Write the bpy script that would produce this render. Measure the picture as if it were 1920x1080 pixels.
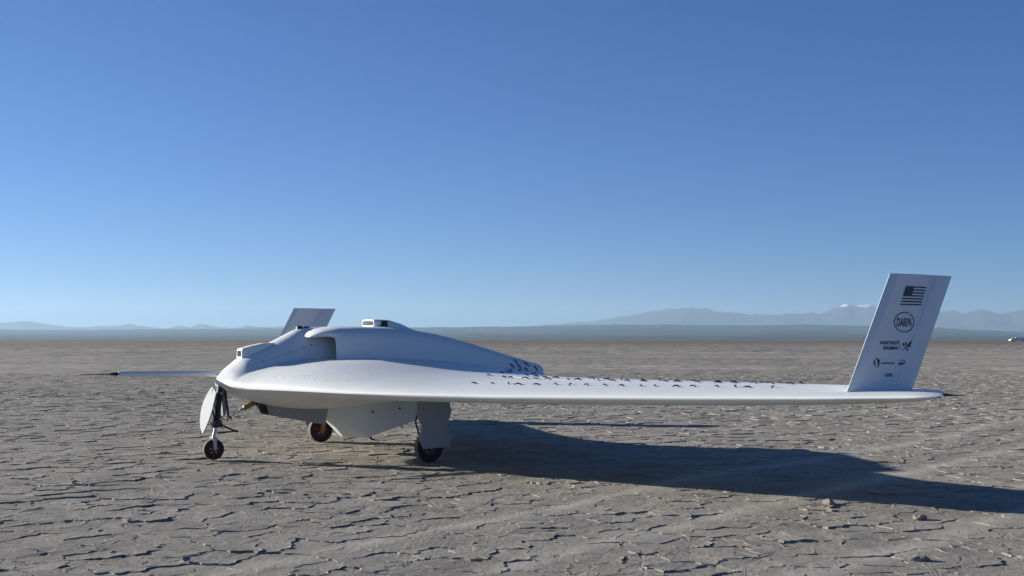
import bpy, bmesh, math, random
import numpy as np
from mathutils import Vector, Matrix

# ------------------------------------------------------------------ scene, camera, light
for o in list(bpy.data.objects):
    bpy.data.objects.remove(o, do_unlink=True)
scene = bpy.context.scene
COL = scene.collection
R = math.radians

cam_data = bpy.data.cameras.new('camera')
cam = bpy.data.objects.new('camera', cam_data)
COL.objects.link(cam)
cam.location = (0, 0, 1.3)
cam.rotation_euler = (R(90), 0, 0)
cam_data.sensor_fit = 'HORIZONTAL'
cam_data.sensor_width = 36
cam_data.lens = 41.606
cam_data.shift_y = 0.05
cam_data.clip_start = 0.1
cam_data.clip_end = 200000
scene.camera = cam

SUN_EL = 15.0
SUN_AZ = Vector((-0.935, 0.354, 0)).normalized()          # ground direction towards the sun
to_sun = (SUN_AZ * math.cos(R(SUN_EL)) + Vector((0, 0, math.sin(R(SUN_EL))))).normalized()

world = bpy.data.worlds.new('World')
scene.world = world
world.use_nodes = True
wn = world.node_tree
wn.nodes.clear()
sky = wn.nodes.new('ShaderNodeTexSky')
sky.sky_type = 'NISHITA'
sky.sun_disc = False
sky.sun_elevation = R(SUN_EL)
sky.sun_rotation = math.atan2(SUN_AZ.x, SUN_AZ.y)
sky.altitude = 2600
sky.air_density = 1.0
sky.dust_density = 0.05
sky.ozone_density = 10.0
bg = wn.nodes.new('ShaderNodeBackground')
bg.inputs['Strength'].default_value = 0.05
wo = wn.nodes.new('ShaderNodeOutputWorld')
wn.links.new(sky.outputs[0], bg.inputs[0])
wn.links.new(bg.outputs[0], wo.inputs[0])

sun_data = bpy.data.lights.new('sun', 'SUN')
sun_data.energy = 5.0
sun_data.angle = R(0.53)
sun_data.color = (1.0, 0.93, 0.83)
sun = bpy.data.objects.new('sun', sun_data)
COL.objects.link(sun)
sun.rotation_euler = to_sun.to_track_quat('Z', 'Y').to_euler()
sun.location = (-20, 8, 10)

vs = scene.view_settings
vs.view_transform = 'Standard'
vs.look = 'None'
vs.exposure = 1.16
vs.gamma = 1.0
vs.use_curve_mapping = False

# ------------------------------------------------------------------ helpers
def tag(o, label=None, cat=None, group=None, kind=None):
    if label: o['label'] = label
    if cat: o['category'] = cat
    if group: o['group'] = group
    if kind: o['kind'] = kind
    return o

def mesh_obj(name, verts, faces, mat=None, parent=None, smooth=True, angle=None):
    me = bpy.data.meshes.new(name)
    me.from_pydata([tuple(map(float, v)) for v in verts], [], [tuple(map(int, f)) for f in faces])
    me.validate(); me.update()
    if mat: me.materials.append(mat)
    if smooth:
        me.polygons.foreach_set('use_smooth', [True] * len(me.polygons))
        if angle:
            try: me.set_sharp_from_angle(angle=R(angle))
            except Exception: pass
    o = bpy.data.objects.new(name, me)
    COL.objects.link(o)
    if parent: o.parent = parent
    return o

def share(name, me, parent=None, loc=(0, 0, 0), rot=(0, 0, 0), scale=(1, 1, 1)):
    o = bpy.data.objects.new(name, me)
    COL.objects.link(o)
    if parent: o.parent = parent
    o.location = loc; o.rotation_euler = rot; o.scale = scale
    return o

class MB:
    """collects primitive shapes into one mesh"""
    def __init__(s): s.v = []; s.f = []
    def add(s, v, f):
        n = len(s.v)
        s.v += [tuple(p) for p in v]; s.f += [tuple(i + n for i in q) for q in f]
        return s
    def box(s, c, d, rot=None):
        c = Vector(c); pts = []
        for k in range(8):
            p = Vector((d[0] / 2 * (1 if k & 1 else -1), d[1] / 2 * (1 if k & 2 else -1), d[2] / 2 * (1 if k & 4 else -1)))
            if rot: p = rot @ p
            pts.append(c + p)
        return s.add(pts, [(0, 2, 3, 1), (4, 5, 7, 6), (0, 1, 5, 4), (2, 6, 7, 3), (0, 4, 6, 2), (1, 3, 7, 5)])
    def tube(s, pts, rad, n=10, cap=True):
        pts = [Vector(p) for p in pts]
        if not hasattr(rad, '__len__'): rad = [rad] * len(pts)
        rings = []; prev = None
        for i, p in enumerate(pts):
            a = pts[max(i - 1, 0)]; b = pts[min(i + 1, len(pts) - 1)]
            t = (b - a).normalized()
            if prev is None:
                u = t.orthogonal().normalized()
            else:
                u = (prev - t * prev.dot(t)).normalized()
            prev = u; w = t.cross(u)
            rings.append([p + (u * math.cos(2 * math.pi * k / n) + w * math.sin(2 * math.pi * k / n)) * rad[i] for k in range(n)])
        v = [q for r in rings for q in r]; f = []
        for i in range(len(rings) - 1):
            for k in range(n):
                f.append((i * n + k, i * n + (k + 1) % n, (i + 1) * n + (k + 1) % n, (i + 1) * n + k))
        if cap:
            f.append(tuple(range(n - 1, -1, -1)))
            f.append(tuple((len(rings) - 1) * n + k for k in range(n)))
        return s.add(v, f)
    def lathe(s, prof, axis_y_center, n=40):
        """profile of (radius, y) revolved about the y axis through the centre"""
        c = Vector(axis_y_center); v = []; f = []
        for r, y in prof:
            for k in range(n):
                a = 2 * math.pi * k / n
                v.append(c + Vector((r * math.cos(a), y, r * math.sin(a))))
        for i in range(len(prof) - 1):
            for k in range(n):
                f.append((i * n + k, (i + 1) * n + k, (i + 1) * n + (k + 1) % n, i * n + (k + 1) % n))
        return s.add(v, f)
    def prism(s, poly, e1, e2, org, nrm, th):
        """polygon in the plane (e1,e2) at org, thickness th along nrm"""
        e1, e2, org, nrm = map(Vector, (e1, e2, org, nrm)); n = len(poly)
        a = [org + e1 * p[0] + e2 * p[1] + nrm * (th / 2) for p in poly]
        b = [org + e1 * p[0] + e2 * p[1] - nrm * (th / 2) for p in poly]
        f = [tuple(range(n)), tuple(range(2 * n - 1, n - 1, -1))]
        for k in range(n): f.append((k, n + k, n + (k + 1) % n, (k + 1) % n))
        return s.add(a + b, f)
    def build(s, name, mat, parent=None, smooth=False, angle=35, bevel=None):
        o = mesh_obj(name, s.v, s.f, mat, parent, smooth, angle)
        bm = bmesh.new(); bm.from_mesh(o.data)
        bmesh.ops.recalc_face_normals(bm, faces=bm.faces)
        bm.to_mesh(o.data); bm.free()
        if bevel:
            m = o.modifiers.new('bevel', 'BEVEL'); m.width = bevel; m.segments = 2; m.limit_method = 'ANGLE'
        return o

# ------------------------------------------------------------------ materials
def new_mat(name):
    m = bpy.data.materials.new(name); m.use_nodes = True
    nt = m.node_tree; b = nt.nodes['Principled BSDF']
    return m, nt, b

def N(nt, t, **kw):
    n = nt.nodes.new(t)
    for k, v in kw.items():
        if k in n.inputs: n.inputs[k].default_value = v
        else: setattr(n, k, v)
    return n

def paint(name, col, rough, var=0.06, scale=6.0, metal=0.0, bump=0.0, coat=0.0, spec=0.5):
    m, nt, b = new_mat(name)
    tc = N(nt, 'ShaderNodeTexCoord')
    n1 = N(nt, 'ShaderNodeTexNoise', Scale=scale, Detail=6.0, Roughness=0.6)
    nt.links.new(tc.outputs['Object'], n1.inputs['Vector'])
    mx = N(nt, 'ShaderNodeMix', data_type='RGBA')
    mx.inputs[6].default_value = (*[c * (1 - var) for c in col], 1)
    mx.inputs[7].default_value = (*[min(1, c * (1 + var * 0.6)) for c in col], 1)
    nt.links.new(n1.outputs[0], mx.inputs[0])
    nt.links.new(mx.outputs[2], b.inputs['Base Color'])
    mr = N(nt, 'ShaderNodeMapRange')
    mr.inputs['To Min'].default_value = rough * 0.85
    mr.inputs['To Max'].default_value = min(1, rough * 1.2)
    nt.links.new(n1.outputs[0], mr.inputs[0])
    nt.links.new(mr.outputs[0], b.inputs['Roughness'])
    b.inputs['Metallic'].default_value = metal
    b.inputs['Specular IOR Level'].default_value = spec
    b.inputs['Coat Weight'].default_value = coat
    b.inputs['Coat Roughness'].default_value = 0.25
    if bump:
        bp = N(nt, 'ShaderNodeBump', Strength=bump, Distance=0.004)
        n2 = N(nt, 'ShaderNodeTexNoise', Scale=scale * 3, Detail=4.0)
        nt.links.new(tc.outputs['Object'], n2.inputs['Vector'])
        nt.links.new(n2.outputs[0], bp.inputs['Height'])
        nt.links.new(bp.outputs[0], b.inputs['Normal'])
    return m

M = {}
M['white'] = paint('white_paint', (0.695, 0.725, 0.71), 0.48, 0.09, 1.6, bump=0.02, coat=0.15, spec=0.4)
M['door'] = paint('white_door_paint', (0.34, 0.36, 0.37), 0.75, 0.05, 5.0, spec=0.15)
M['grey'] = paint('grey_primer', (0.30, 0.31, 0.325), 0.5, 0.08, 5.0)
M['dark'] = paint('black_plastic', (0.012, 0.012, 0.014), 0.5, 0.2, 12)
M['duct'] = paint('duct_shade_grey', (0.16, 0.17, 0.17), 0.6, 0.1, 5)  # dark tone paints in the shade deep inside the intake
M['metal'] = paint('steel', (0.42, 0.42, 0.43), 0.32, 0.2, 20, metal=0.9)
M['darkmetal'] = paint('dark_steel', (0.06, 0.06, 0.065), 0.45, 0.3, 20, metal=0.6)
M['bronze'] = paint('gold_anodised', (0.36, 0.23, 0.07), 0.45, 0.2, 15, metal=0.6)
M['rubber'] = paint('dusty_rubber', (0.030, 0.028, 0.027), 0.85, 0.4, 30, bump=0.3)
M['tread'] = paint('dusty_tread', (0.16, 0.14, 0.12), 0.95, 0.4, 30, bump=0.3)
M['rim'] = paint('red_wheel_rim', (0.17, 0.028, 0.022), 0.5, 0.25, 20)
M['yarn'] = paint('navy_yarn', (0.012, 0.017, 0.040), 0.9, 0.3, 60)
M['print'] = paint('black_print', (0.040, 0.046, 0.056), 0.5, 0.15, 40)
M['printgrey'] = paint('grey_print', (0.10, 0.11, 0.12), 0.5, 0.15, 40)
M['glass'] = paint('dark_lens', (0.02, 0.02, 0.025), 0.12, 0.1, 5)
M['seam'] = paint('seam_sealant', (0.40, 0.42, 0.43), 0.6, 0.1, 30)
M['carwhite'] = paint('van_white', (0.8, 0.8, 0.79), 0.35, 0.03, 3)

def playa_material():
    m, nt, b = new_mat('dry_playa_mud')
    L = nt.links.new
    g = N(nt, 'ShaderNodeNewGeometry')
    # broad tone patches, fine grain
    big = N(nt, 'ShaderNodeTexNoise', Scale=0.05, Detail=4.0, Roughness=0.55)
    mid = N(nt, 'ShaderNodeTexNoise', Scale=1.3, Detail=6.0, Roughness=0.65)
    fine = N(nt, 'ShaderNodeTexNoise', Scale=30.0, Detail=7.0, Roughness=0.75)
    for n in (big, mid, fine): L(g.outputs['Position'], n.inputs['Vector'])
    r1 = N(nt, 'ShaderNodeValToRGB')
    r1.color_ramp.elements[0].position = 0.30; r1.color_ramp.elements[0].color = (0.236, 0.226, 0.196, 1)
    r1.color_ramp.elements[1].position = 0.72; r1.color_ramp.elements[1].color = (0.362, 0.346, 0.304, 1)
    L(mid.outputs[0], r1.inputs[0])
    r2 = N(nt, 'ShaderNodeValToRGB')
    r2.color_ramp.elements[0].position = 0.35; r2.color_ramp.elements[0].color = (0.80, 0.79, 0.80, 1)
    r2.color_ramp.elements[1].position = 0.70; r2.color_ramp.elements[1].color = (1.12, 1.10, 1.06, 1)
    L(big.outputs[0], r2.inputs[0])
    m1 = N(nt, 'ShaderNodeMix', data_type='RGBA', blend_type='MULTIPLY'); m1.inputs[0].default_value = 1
    L(r1.outputs[0], m1.inputs[6]); L(r2.outputs[0], m1.inputs[7])
    r3 = N(nt, 'ShaderNodeValToRGB')
    r3.color_ramp.elements[0].position = 0.30; r3.color_ramp.elements[0].color = (0.72, 0.72, 0.72, 1)
    r3.color_ramp.elements[1].position = 0.68; r3.color_ramp.elements[1].color = (1.16, 1.15, 1.13, 1)
    L(fine.outputs[0], r3.inputs[0])
    m2 = N(nt, 'ShaderNodeMix', data_type='RGBA', blend_type='MULTIPLY'); m2.inputs[0].default_value = 1
    L(m1.outputs[2], m2.inputs[6]); L(r3.outputs[0], m2.inputs[7])
    # driven tracks: two wheel paths that ran over the lake bed, dust ground pale
    sep = N(nt, 'ShaderNodeSeparateXYZ'); L(g.outputs['Position'], sep.inputs[0])
    def math_(op, a, bb=None):
        n = N(nt, 'ShaderNodeMath', operation=op)
        for i, q in enumerate((a, bb)):
            if q is None: continue
            if isinstance(q, (int, float)): n.inputs[i].default_value = q
            else: L(q, n.inputs[i])
        return n.outputs[0]
    warp = N(nt, 'ShaderNodeTexNoise', Scale=0.12, Detail=2.0); L(g.outputs['Position'], warp.inputs['Vector'])
    tot = None
    for (x0, y0, dx, dy, w) in ((2.6, 12.0, 0.62, 0.78, 0.11), (4.2, 12.0, 0.62, 0.78, 0.11), (5.6, 10.5, 0.70, 0.71, 0.12),
                                (7.2, 10.2, 0.70, 0.71, 0.12), (8, 52, 0.99, -0.10, 0.8), (8, 56, 0.99, -0.10, 0.8), (-20, 88, 1.0, 0.02, 1.6)):
        ax = math_('SUBTRACT', sep.outputs[0], x0); ay = math_('SUBTRACT', sep.outputs[1], y0)
        dist = math_('ADD', math_('SUBTRACT', math_('MULTIPLY', ax, dy), math_('MULTIPLY', ay, dx)), math_('MULTIPLY', math_('SUBTRACT', warp.outputs[0], 0.5), 1.6))
        e = math_('POWER', 2.718, math_('MULTIPLY', math_('POWER', math_('DIVIDE', math_('ABSOLUTE', dist), w), 2.0), -1.0))
        tot = e if tot is None else math_('ADD', tot, e)
    rough_n = N(nt, 'ShaderNodeTexNoise', Scale=3.0, Detail=5.0); L(g.outputs['Position'], rough_n.inputs['Vector'])
    tr = math_('MULTIPLY', math_('MINIMUM', tot, 1.0), math_('MULTIPLY', rough_n.outputs[0], 0.75))
    m3 = N(nt, 'ShaderNodeMix', data_type='RGBA'); L(tr, m3.inputs[0])
    L(m2.outputs[2], m3.inputs[6]); m3.inputs[7].default_value = (0.50, 0.47, 0.40, 1)
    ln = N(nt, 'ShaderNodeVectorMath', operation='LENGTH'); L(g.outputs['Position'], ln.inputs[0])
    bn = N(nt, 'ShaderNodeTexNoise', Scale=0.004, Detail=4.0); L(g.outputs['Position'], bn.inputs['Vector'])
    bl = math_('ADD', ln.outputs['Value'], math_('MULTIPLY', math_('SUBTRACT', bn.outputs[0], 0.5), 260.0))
    far = N(nt, 'ShaderNodeMapRange'); far.inputs['From Min'].default_value = 130; far.inputs['From Max'].default_value = 420; far.inputs['To Max'].default_value = 0.8  # far bed mixed darker brown, standing for shaded sides of distant lumps
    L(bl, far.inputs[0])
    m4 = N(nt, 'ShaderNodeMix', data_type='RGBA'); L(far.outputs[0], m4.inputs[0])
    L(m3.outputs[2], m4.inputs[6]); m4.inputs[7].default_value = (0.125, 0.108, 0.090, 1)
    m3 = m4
    # hairline cracks between the fine crumbs
    vo = N(nt, 'ShaderNodeTexVoronoi', feature='DISTANCE_TO_EDGE', Scale=8.5)
    wv = N(nt, 'ShaderNodeTexNoise', Scale=6.0, Detail=3.0); L(g.outputs['Position'], wv.inputs['Vector'])
    vm = N(nt, 'ShaderNodeVectorMath', operation='SCALE'); L(wv.outputs['Color'], vm.inputs[0]); vm.inputs['Scale'].default_value = 0.14
    va = N(nt, 'ShaderNodeVectorMath', operation='ADD'); L(g.outputs['Position'], va.inputs[0]); L(vm.outputs[0], va.inputs[1])
    L(va.outputs[0], vo.inputs['Vector'])
    cr = N(nt, 'ShaderNodeValToRGB')
    cr.color_ramp.elements[0].position = 0.0; cr.color_ramp.elements[0].color = (0, 0, 0, 1)
    cr.color_ramp.elements[1].position = 0.05; cr.color_ramp.elements[1].color = (1, 1, 1, 1)
    L(vo.outputs['Distance'], cr.inputs[0])
    b2 = N(nt, 'ShaderNodeBump', Strength=0.25, Distance=0.004); L(cr.outputs[0], b2.inputs['Height'])
    b1 = N(nt, 'ShaderNodeBump', Strength=0.7, Distance=0.008); L(fine.outputs[0], b1.inputs['Height']); L(b2.outputs[0], b1.inputs['Normal'])
    b0 = N(nt, 'ShaderNodeBump', Strength=0.5, Distance=0.06); L(mid.outputs[0], b0.inputs['Height']); L(b1.outputs[0], b0.inputs['Normal'])
    L(b0.outputs[0], b.inputs['Normal'])
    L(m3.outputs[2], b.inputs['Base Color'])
    b.inputs['Roughness'].default_value = 0.95
    b.inputs['Specular IOR Level'].default_value = 0.15
    return m
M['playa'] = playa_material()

def mountain_material(name, c0, c1, snow=None):
    m, nt, b = new_mat(name); L = nt.links.new
    g = N(nt, 'ShaderNodeNewGeometry')
    n1 = N(nt, 'ShaderNodeTexNoise', Scale=0.0012, Detail=8.0, Roughness=0.65); L(g.outputs['Position'], n1.inputs['Vector'])
    r = N(nt, 'ShaderNodeValToRGB')
    r.color_ramp.elements[0].position = 0.3; r.color_ramp.elements[0].color = (*c0, 1)
    r.color_ramp.elements[1].position = 0.7; r.color_ramp.elements[1].color = (*c1, 1)
    L(n1.outputs[0], r.inputs[0])
    out = r.outputs[0]
    if snow:
        sep = N(nt, 'ShaderNodeSeparateXYZ'); L(g.outputs['Position'], sep.inputs[0])
        n2 = N(nt, 'ShaderNodeTexNoise', Scale=0.0035, Detail=6.0, Roughness=0.6); L(g.outputs['Position'], n2.inputs['Vector'])
        ma = N(nt, 'ShaderNodeMath', operation='MULTIPLY_ADD'); L(n2.outputs[0], ma.inputs[0]); ma.inputs[1].default_value = snow[1]; L(sep.outputs[2], ma.inputs[2])
        mr = N(nt, 'ShaderNodeMapRange'); mr.inputs['From Min'].default_value = snow[0]; mr.inputs['From Max'].default_value = snow[0] + 60
        L(ma.outputs[0], mr.inputs[0])
        mx = N(nt, 'ShaderNodeMix', data_type='RGBA'); L(mr.outputs[0], mx.inputs[0]); L(out, mx.inputs[6]); mx.inputs[7].default_value = (0.8, 0.82, 0.85, 1)
        out = mx.outputs[2]
    L(out, b.inputs['Base Color'])
    b.inputs['Roughness'].default_value = 1.0
    b.inputs['Specular IOR Level'].default_value = 0.0
    return m

# ------------------------------------------------------------------ numpy value noise
def vnoise(x, y, seed=0):
    x = np.asarray(x, float); y = np.asarray(y, float)
    xi = np.floor(x).astype(np.int64); yi = np.floor(y).astype(np.int64)
    fx = x - xi; fy = y - yi
    fx = fx * fx * (3 - 2 * fx); fy = fy * fy * (3 - 2 * fy)
    def h(a, b):
        n = (a * 374761393 + b * 668265263 + seed * 1442695041) & 0xffffffff
        n = ((n ^ (n >> 13)) * 1274126177) & 0xffffffff
        return ((n ^ (n >> 16)) & 0xffff) / 65535.0
    return (h(xi, yi) * (1 - fx) + h(xi + 1, yi) * fx) * (1 - fy) + (h(xi, yi + 1) * (1 - fx) + h(xi + 1, yi + 1) * fx) * fy
def fbm(x, y, seed=0, oct=5):
    s = 0; a = 0.5
    for k in range(oct):
        s = s + a * vnoise(x * 2 ** k, y * 2 ** k, seed + k); a *= 0.5
    return s

# ------------------------------------------------------------------ the lake bed
BASE_Z = -0.03
rings = [0.0, 3, 8, 16, 30, 60, 120, 250, 500, 1000, 2000, 4000, 8000, 16000, 30000, 50000]
nseg = 96
gv = [(0, 0, BASE_Z)]; gf = []
for r in rings[1:]:
    for k in range(nseg):
        a = 2 * math.pi * k / nseg
        gv.append((r * math.cos(a), r * math.sin(a), BASE_Z))
for k in range(nseg): gf.append((0, 1 + k, 1 + (k + 1) % nseg))
for i in range(len(rings) - 2):
    for k in range(nseg):
        a = 1 + i * nseg; b_ = a + nseg
        gf.append((a + k, b_ + k, b_ + (k + 1) % nseg, a + (k + 1) % nseg))
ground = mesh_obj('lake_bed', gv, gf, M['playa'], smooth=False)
tag(ground, 'dry cracked grey-brown lake bed reaching to the horizon', kind='structure')

# cracked mud plates: cells of a jittered lattice, each a slab of mud with curled, broken edges
rng = random.Random(7)
CELL = 0.265
Y0, Y1 = 4.6, 46.0
def half_width(y): return 0.47 * y + 1.6
seeds = {}
CA, SA = math.cos(0.58), math.sin(0.58)
def seed_pt(i, j):
    if (i, j) not in seeds:
        rr = random.Random(i * 7919 + j * 104729 + 13)
        u = (i + 0.5 + (j % 2) * 0.5 + rr.uniform(-0.5, 0.5)) * CELL; v = (j + 0.5 + rr.uniform(-0.5, 0.5)) * CELL
        seeds[(i, j)] = None if rr.random() < 0.16 else (u * CA - v * SA, u * SA + v * CA)
    return seeds[(i, j)]

def clip(poly, ids, mx, my, nx, ny, nid):
    """keep the side of the bisector nearer to the cell; poly = points, ids[k] = neighbour across edge k->k+1"""
    out = []; oid = []; n = len(poly)
    d = [(p[0] - mx) * nx + (p[1] - my) * ny for p in poly]
    for k in range(n):
        a, b = poly[k], poly[(k + 1) % n]; da, db = d[k], d[(k + 1) % n]
        if da <= 0:
            out.append(a); oid.append(ids[k])
            if db > 0:
                t = da / (da - db); out.append((a[0] + (b[0] - a[0]) * t, a[1] + (b[1] - a[1]) * t)); oid.append(nid)
        elif db <= 0:
            t = da / (da - db); out.append((a[0] + (b[0] - a[0]) * t, a[1] + (b[1] - a[1]) * t)); oid.append(ids[k])
    return out, oid

def fade(y):
    return max(0.7, min(1.0, (46.0 - y) / 16.0))
TRACKS = ((2.6, 12.0, 0.62, 0.78), (4.2, 12.0, 0.62, 0.78), (5.6, 10.5, 0.70, 0.71), (7.2, 10.2, 0.70, 0.71))
def track_flat(x, y):
    d = min(abs((x - a) * dy - (y - b) * dx) for a, b, dx, dy in TRACKS)
    return 0.35 + 0.65 * min(1.0, d / 0.45)

plates = []
RAD = int(53 / CELL)
for j in range(-RAD, RAD + 1):
    for i in range(-RAD, RAD + 1):
        u0, v0 = (i + .75) * CELL, (j + .5) * CELL
        x0, y0 = u0 * CA - v0 * SA, u0 * SA + v0 * CA
        if y0 < Y0 - .5 or y0 > Y1 + .5 or abs(x0) > half_width(max(y0, Y0)): continue
        sp = seed_pt(i, j)
        if sp is None: continue
        sx, sy = sp
        if sy < Y0 or sy > Y1: continue
        q = CELL * 1.9
        poly = [(sx - q, sy - q), (sx + q, sy - q), (sx + q, sy + q), (sx - q, sy + q)]; ids = [None] * 4
        nb = [(seed_pt(i + a, j + b), (i + a, j + b)) for a in (-3, -2, -1, 0, 1, 2, 3) for b in (-3, -2, -1, 0, 1, 2, 3) if a or b]
        nb = [t for t in nb if t[0]]
        nb.sort(key=lambda t: (t[0][0] - sx) ** 2 + (t[0][1] - sy) ** 2)
        for (px, py), nid in nb[:16]:
            poly, ids = clip(poly, ids, (px + sx) / 2, (py + sy) / 2, px - sx, py - sy, nid)
        if len(poly) < 3: continue
        plates.append(((i, j), (sx, sy), poly, ids))

def edge_rand(c, n):
    a, b = (c, n) if (n is None or c < n) else (n, c)
    if n is None: return random.Random(1)
    return random.Random(a[0] * 73856093 ^ a[1] * 19349663 ^ b[0] * 83492791 ^ b[1] * 49979687)

def plate_geometry(cell, s, poly, ids):
    sx, sy = s; dist = sy
    nsub = 7 if dist < 11 else (5 if dist < 16 else (3 if dist < 30 else 2))
    fd = fade(dist) * track_flat(sx, sy)
    bnd = []
    cx = sum(p[0] for p in poly) / len(poly); cy = sum(p[1] for p in poly) / len(poly)
    n = len(poly)
    for k in range(n):
        a, b = poly[k], poly[(k + 1) % n]; nid = ids[k]
        rr = edge_rand(cell, nid)
        flip = nid is not None and nid < cell
        p, q = (b, a) if flip else (a, b)
        L = math.hypot(q[0] - p[0], q[1] - p[1])
        ex, ey = ((q[0] - p[0]) / L, (q[1] - p[1]) / L) if L > 1e-6 else (1, 0)
        px, py = -ey, ex
        closed = rr.random() < 0.40
        wmid = (rr.uniform(0.0, 0.003) if closed else rr.uniform(0.004, 0.018)) * (0.35 + 0.65 * fd)
        peak = rr.uniform(0.2, 0.8)
        ph = [rr.uniform(-1, 1) for _ in range(12)]
        pts = []
        for t_i in range(nsub):
            t = t_i / nsub
            tt = 1 - t if flip else t
            env = math.sin(math.pi * tt) ** 0.7 if 0 < tt < 1 else 0
            jag = 0
            if env:
                jag = (0.10 * L) * env * (ph[0] * math.sin(2 * math.pi * tt) * .8 + ph[1] * math.sin(3 * math.pi * tt) + .6 * ph[2] * math.sin(5 * math.pi * tt) + .55 * ph[3 + int(tt * 7.99)])
            x = p[0] + ex * L * tt + px * jag; y = p[1] + ey * L * tt + py * jag
            w = 0.0015 + wmid * max(0.0, 1 - abs(tt - peak) / (peak if tt < peak else 1 - peak)) ** 0.6
            dx, dy = cx - x, cy - y; dl = math.hypot(dx, dy) + 1e-6
            lift = (rr.uniform(0.0, 1.0) if False else ph[(t_i + 4) % 12]) 
            pts.append((x + dx / dl * w * .5, y + dy / dl * w * .5, w, lift))
        bnd += pts
    r = random.Random(cell[0] * 31 + cell[1] * 1009 + 5)
    base = r.uniform(-0.005, 0.005) * fd + (vnoise(sx * .55, sy * .55, 3) - .5) * 0.016 * fd - (1 - fade(dist)) * 0.03
    tx, ty = r.gauss(0, 0.013) * fd, r.gauss(0, 0.013) * fd
    curl = max(0, r.gauss(0.002, 0.004)) * fd
    cdir = r.uniform(0, 2 * math.pi)
    m = len(bnd)
    V = []; F = []
    def ht(x, y): return base + tx * (x - cx) + ty * (y - cy) + ((vnoise(x * 7, y * 7, 9) - .5) * 0.006 + (vnoise(x * 19, y * 19, 4) - .5) * 0.004) * fd
    # outer top ring
    for (x, y, w, l) in bnd:
        dirf = 0.5 + 0.5 * math.cos(math.atan2(y - cy, x - cx) - cdir)
        V.append((x, y, ht(x, y) + curl * dirf * (0.8 + .4 * l) - 0.12 * w * 0 + .0015 * l * fd))
    # bottom ring
    for (x, y, w, l) in bnd:
        V.append((x + (x - cx) * .005, y + (y - cy) * .005, BASE_Z - 0.006))
    inner = nsub >= 3
    if inner:
        for (x, y, w, l) in bnd:
            xx = cx + (x - cx) * .84; yy = cy + (y - cy) * .84
            V.append((xx, yy, ht(xx, yy) + .0012 * l * fd))
        for (x, y, w, l) in bnd[::max(1, nsub // 2)]: pass
    V.append((cx, cy, ht(cx, cy) - curl * 0.3))
    c = len(V) - 1
    for k in range(m):
        k2 = (k + 1) % m
        F.append((k, k2, m + k2, m + k) if False else (k, m + k, m + k2, k2))
        if inner:
            F.append((k, k2, 2 * m + k2, 2 * m + k)); F.append((2 * m + k, 2 * m + k2, c))
        else:
            F.append((k, k2, c))
    return V, F

def visible(s):
    x, y = s
    return abs(x) < 0.44 * y and y > 6.3
order = sorted(range(len(plates)), key=lambda k: (not visible(plates[k][1]), plates[k][1][1]))
singles = set(order[:300])
rest = MB()
rv = []; rf = []
for k, (cell, s, poly, ids) in enumerate(plates):
    V, F = plate_geometry(cell, s, poly, ids)
    if k in singles:
        o = mesh_obj('mud_plate', V, F, M['playa'], ground, smooth=False)
    else:
        n = len(rv); rv += V; rf += [tuple(i + n for i in q) for q in F]
far_plates = mesh_obj('mud_plates', rv, rf, M['playa'], ground, smooth=False)
tag(far_plates, kind='stuff')

# rough crust farther out, past the plates that can be told apart
def crust(y0, y1, step, amp, scale, seed):
    ny_ = int((y1 - y0) / step) + 1
    V = []; F = []
    half = half_width(y1)
    nx_ = int(2 * half / step) + 1
    X = np.linspace(-half, half, nx_); Yv = np.linspace(y0, y1, ny_)
    XX, YY = np.meshgrid(X, Yv)
    h = fbm(XX * scale, YY * scale, seed, 3) - .44
    h2 = vnoise(XX * scale * .23 + 5, YY * scale * .23, seed + 9) - .5
    hh = (h * 2.0 + h2 * .5 + (vnoise(XX / step * .97, YY / step * .97, seed + 3) - .5) * .8) * amp
    e = np.minimum(np.clip((YY - y0) / (3 * step), 0, 1), np.clip((y1 - YY) / (y1 * .1), 0, 1))
    Z = BASE_Z + .004 + (hh + amp * .55) * e - (1 - e) * .02
    idx = -np.ones(XX.shape, int); keep = np.abs(XX) < half_width(YY) + step
    idx[keep] = np.arange(keep.sum())
    V = np.stack([XX[keep], YY[keep], Z[keep]], 1)
    a, b, c, d = idx[:-1, :-1], idx[:-1, 1:], idx[1:, 1:], idx[1:, :-1]
    ok = (a >= 0) & (b >= 0) & (c >= 0) & (d >= 0)
    F = np.stack([a[ok], b[ok], c[ok], d[ok]], 1)
    o = mesh_obj('mud_crust', V, F, M['playa'], ground, smooth=False)
    tag(o, kind='stuff')
crust(43, 110, .30, .042, 1.15, 5)
crust(104, 330, .85, .120, .5, 8)

# loose clods of dried mud
def clod(name, loc, size, seed, label):
    bm = bmesh.new(); bmesh.ops.create_icosphere(bm, subdivisions=3, radius=1)
    rr = random.Random(seed)
    ox = rr.uniform(0, 50)
    for v in bm.verts:
        d = 0.62 + 0.75 * float(fbm(v.co.x * 1.6 + ox + v.co.z, v.co.y * 1.6 + ox - v.co.z * .7, seed, 4))
        v.co *= d
        v.co = Vector((v.co.x * size[0], v.co.y * size[1], max(v.co.z, -0.4) * size[2]))
    me = bpy.data.meshes.new(name); bm.to_mesh(me); bm.free(); me.materials.append(M['playa'])
    o = bpy.data.objects.new(name, me); COL.objects.link(o)
    o.location = loc; o.rotation_euler = (0, 0, rr.uniform(0, 6))
    tag(o, label, 'mud clod', 'loose mud clods on the lake bed')
clod('mud_clod', (2.50, 9.33, 0.008), (0.055, 0.04, 0.034), 1, 'brown mud clod at the near edge of the wing shadow')
clod('mud_clod', (3.10, 9.99, 0.010), (0.10, 0.06, 0.03), 2, 'flat mud clod lying inside the wing shadow, towards its right end')
clod('mud_clod', (2.39, 6.95, 0.008), (0.065, 0.04, 0.026), 3, 'dark mud clod in the right foreground, closest to the camera')
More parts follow.
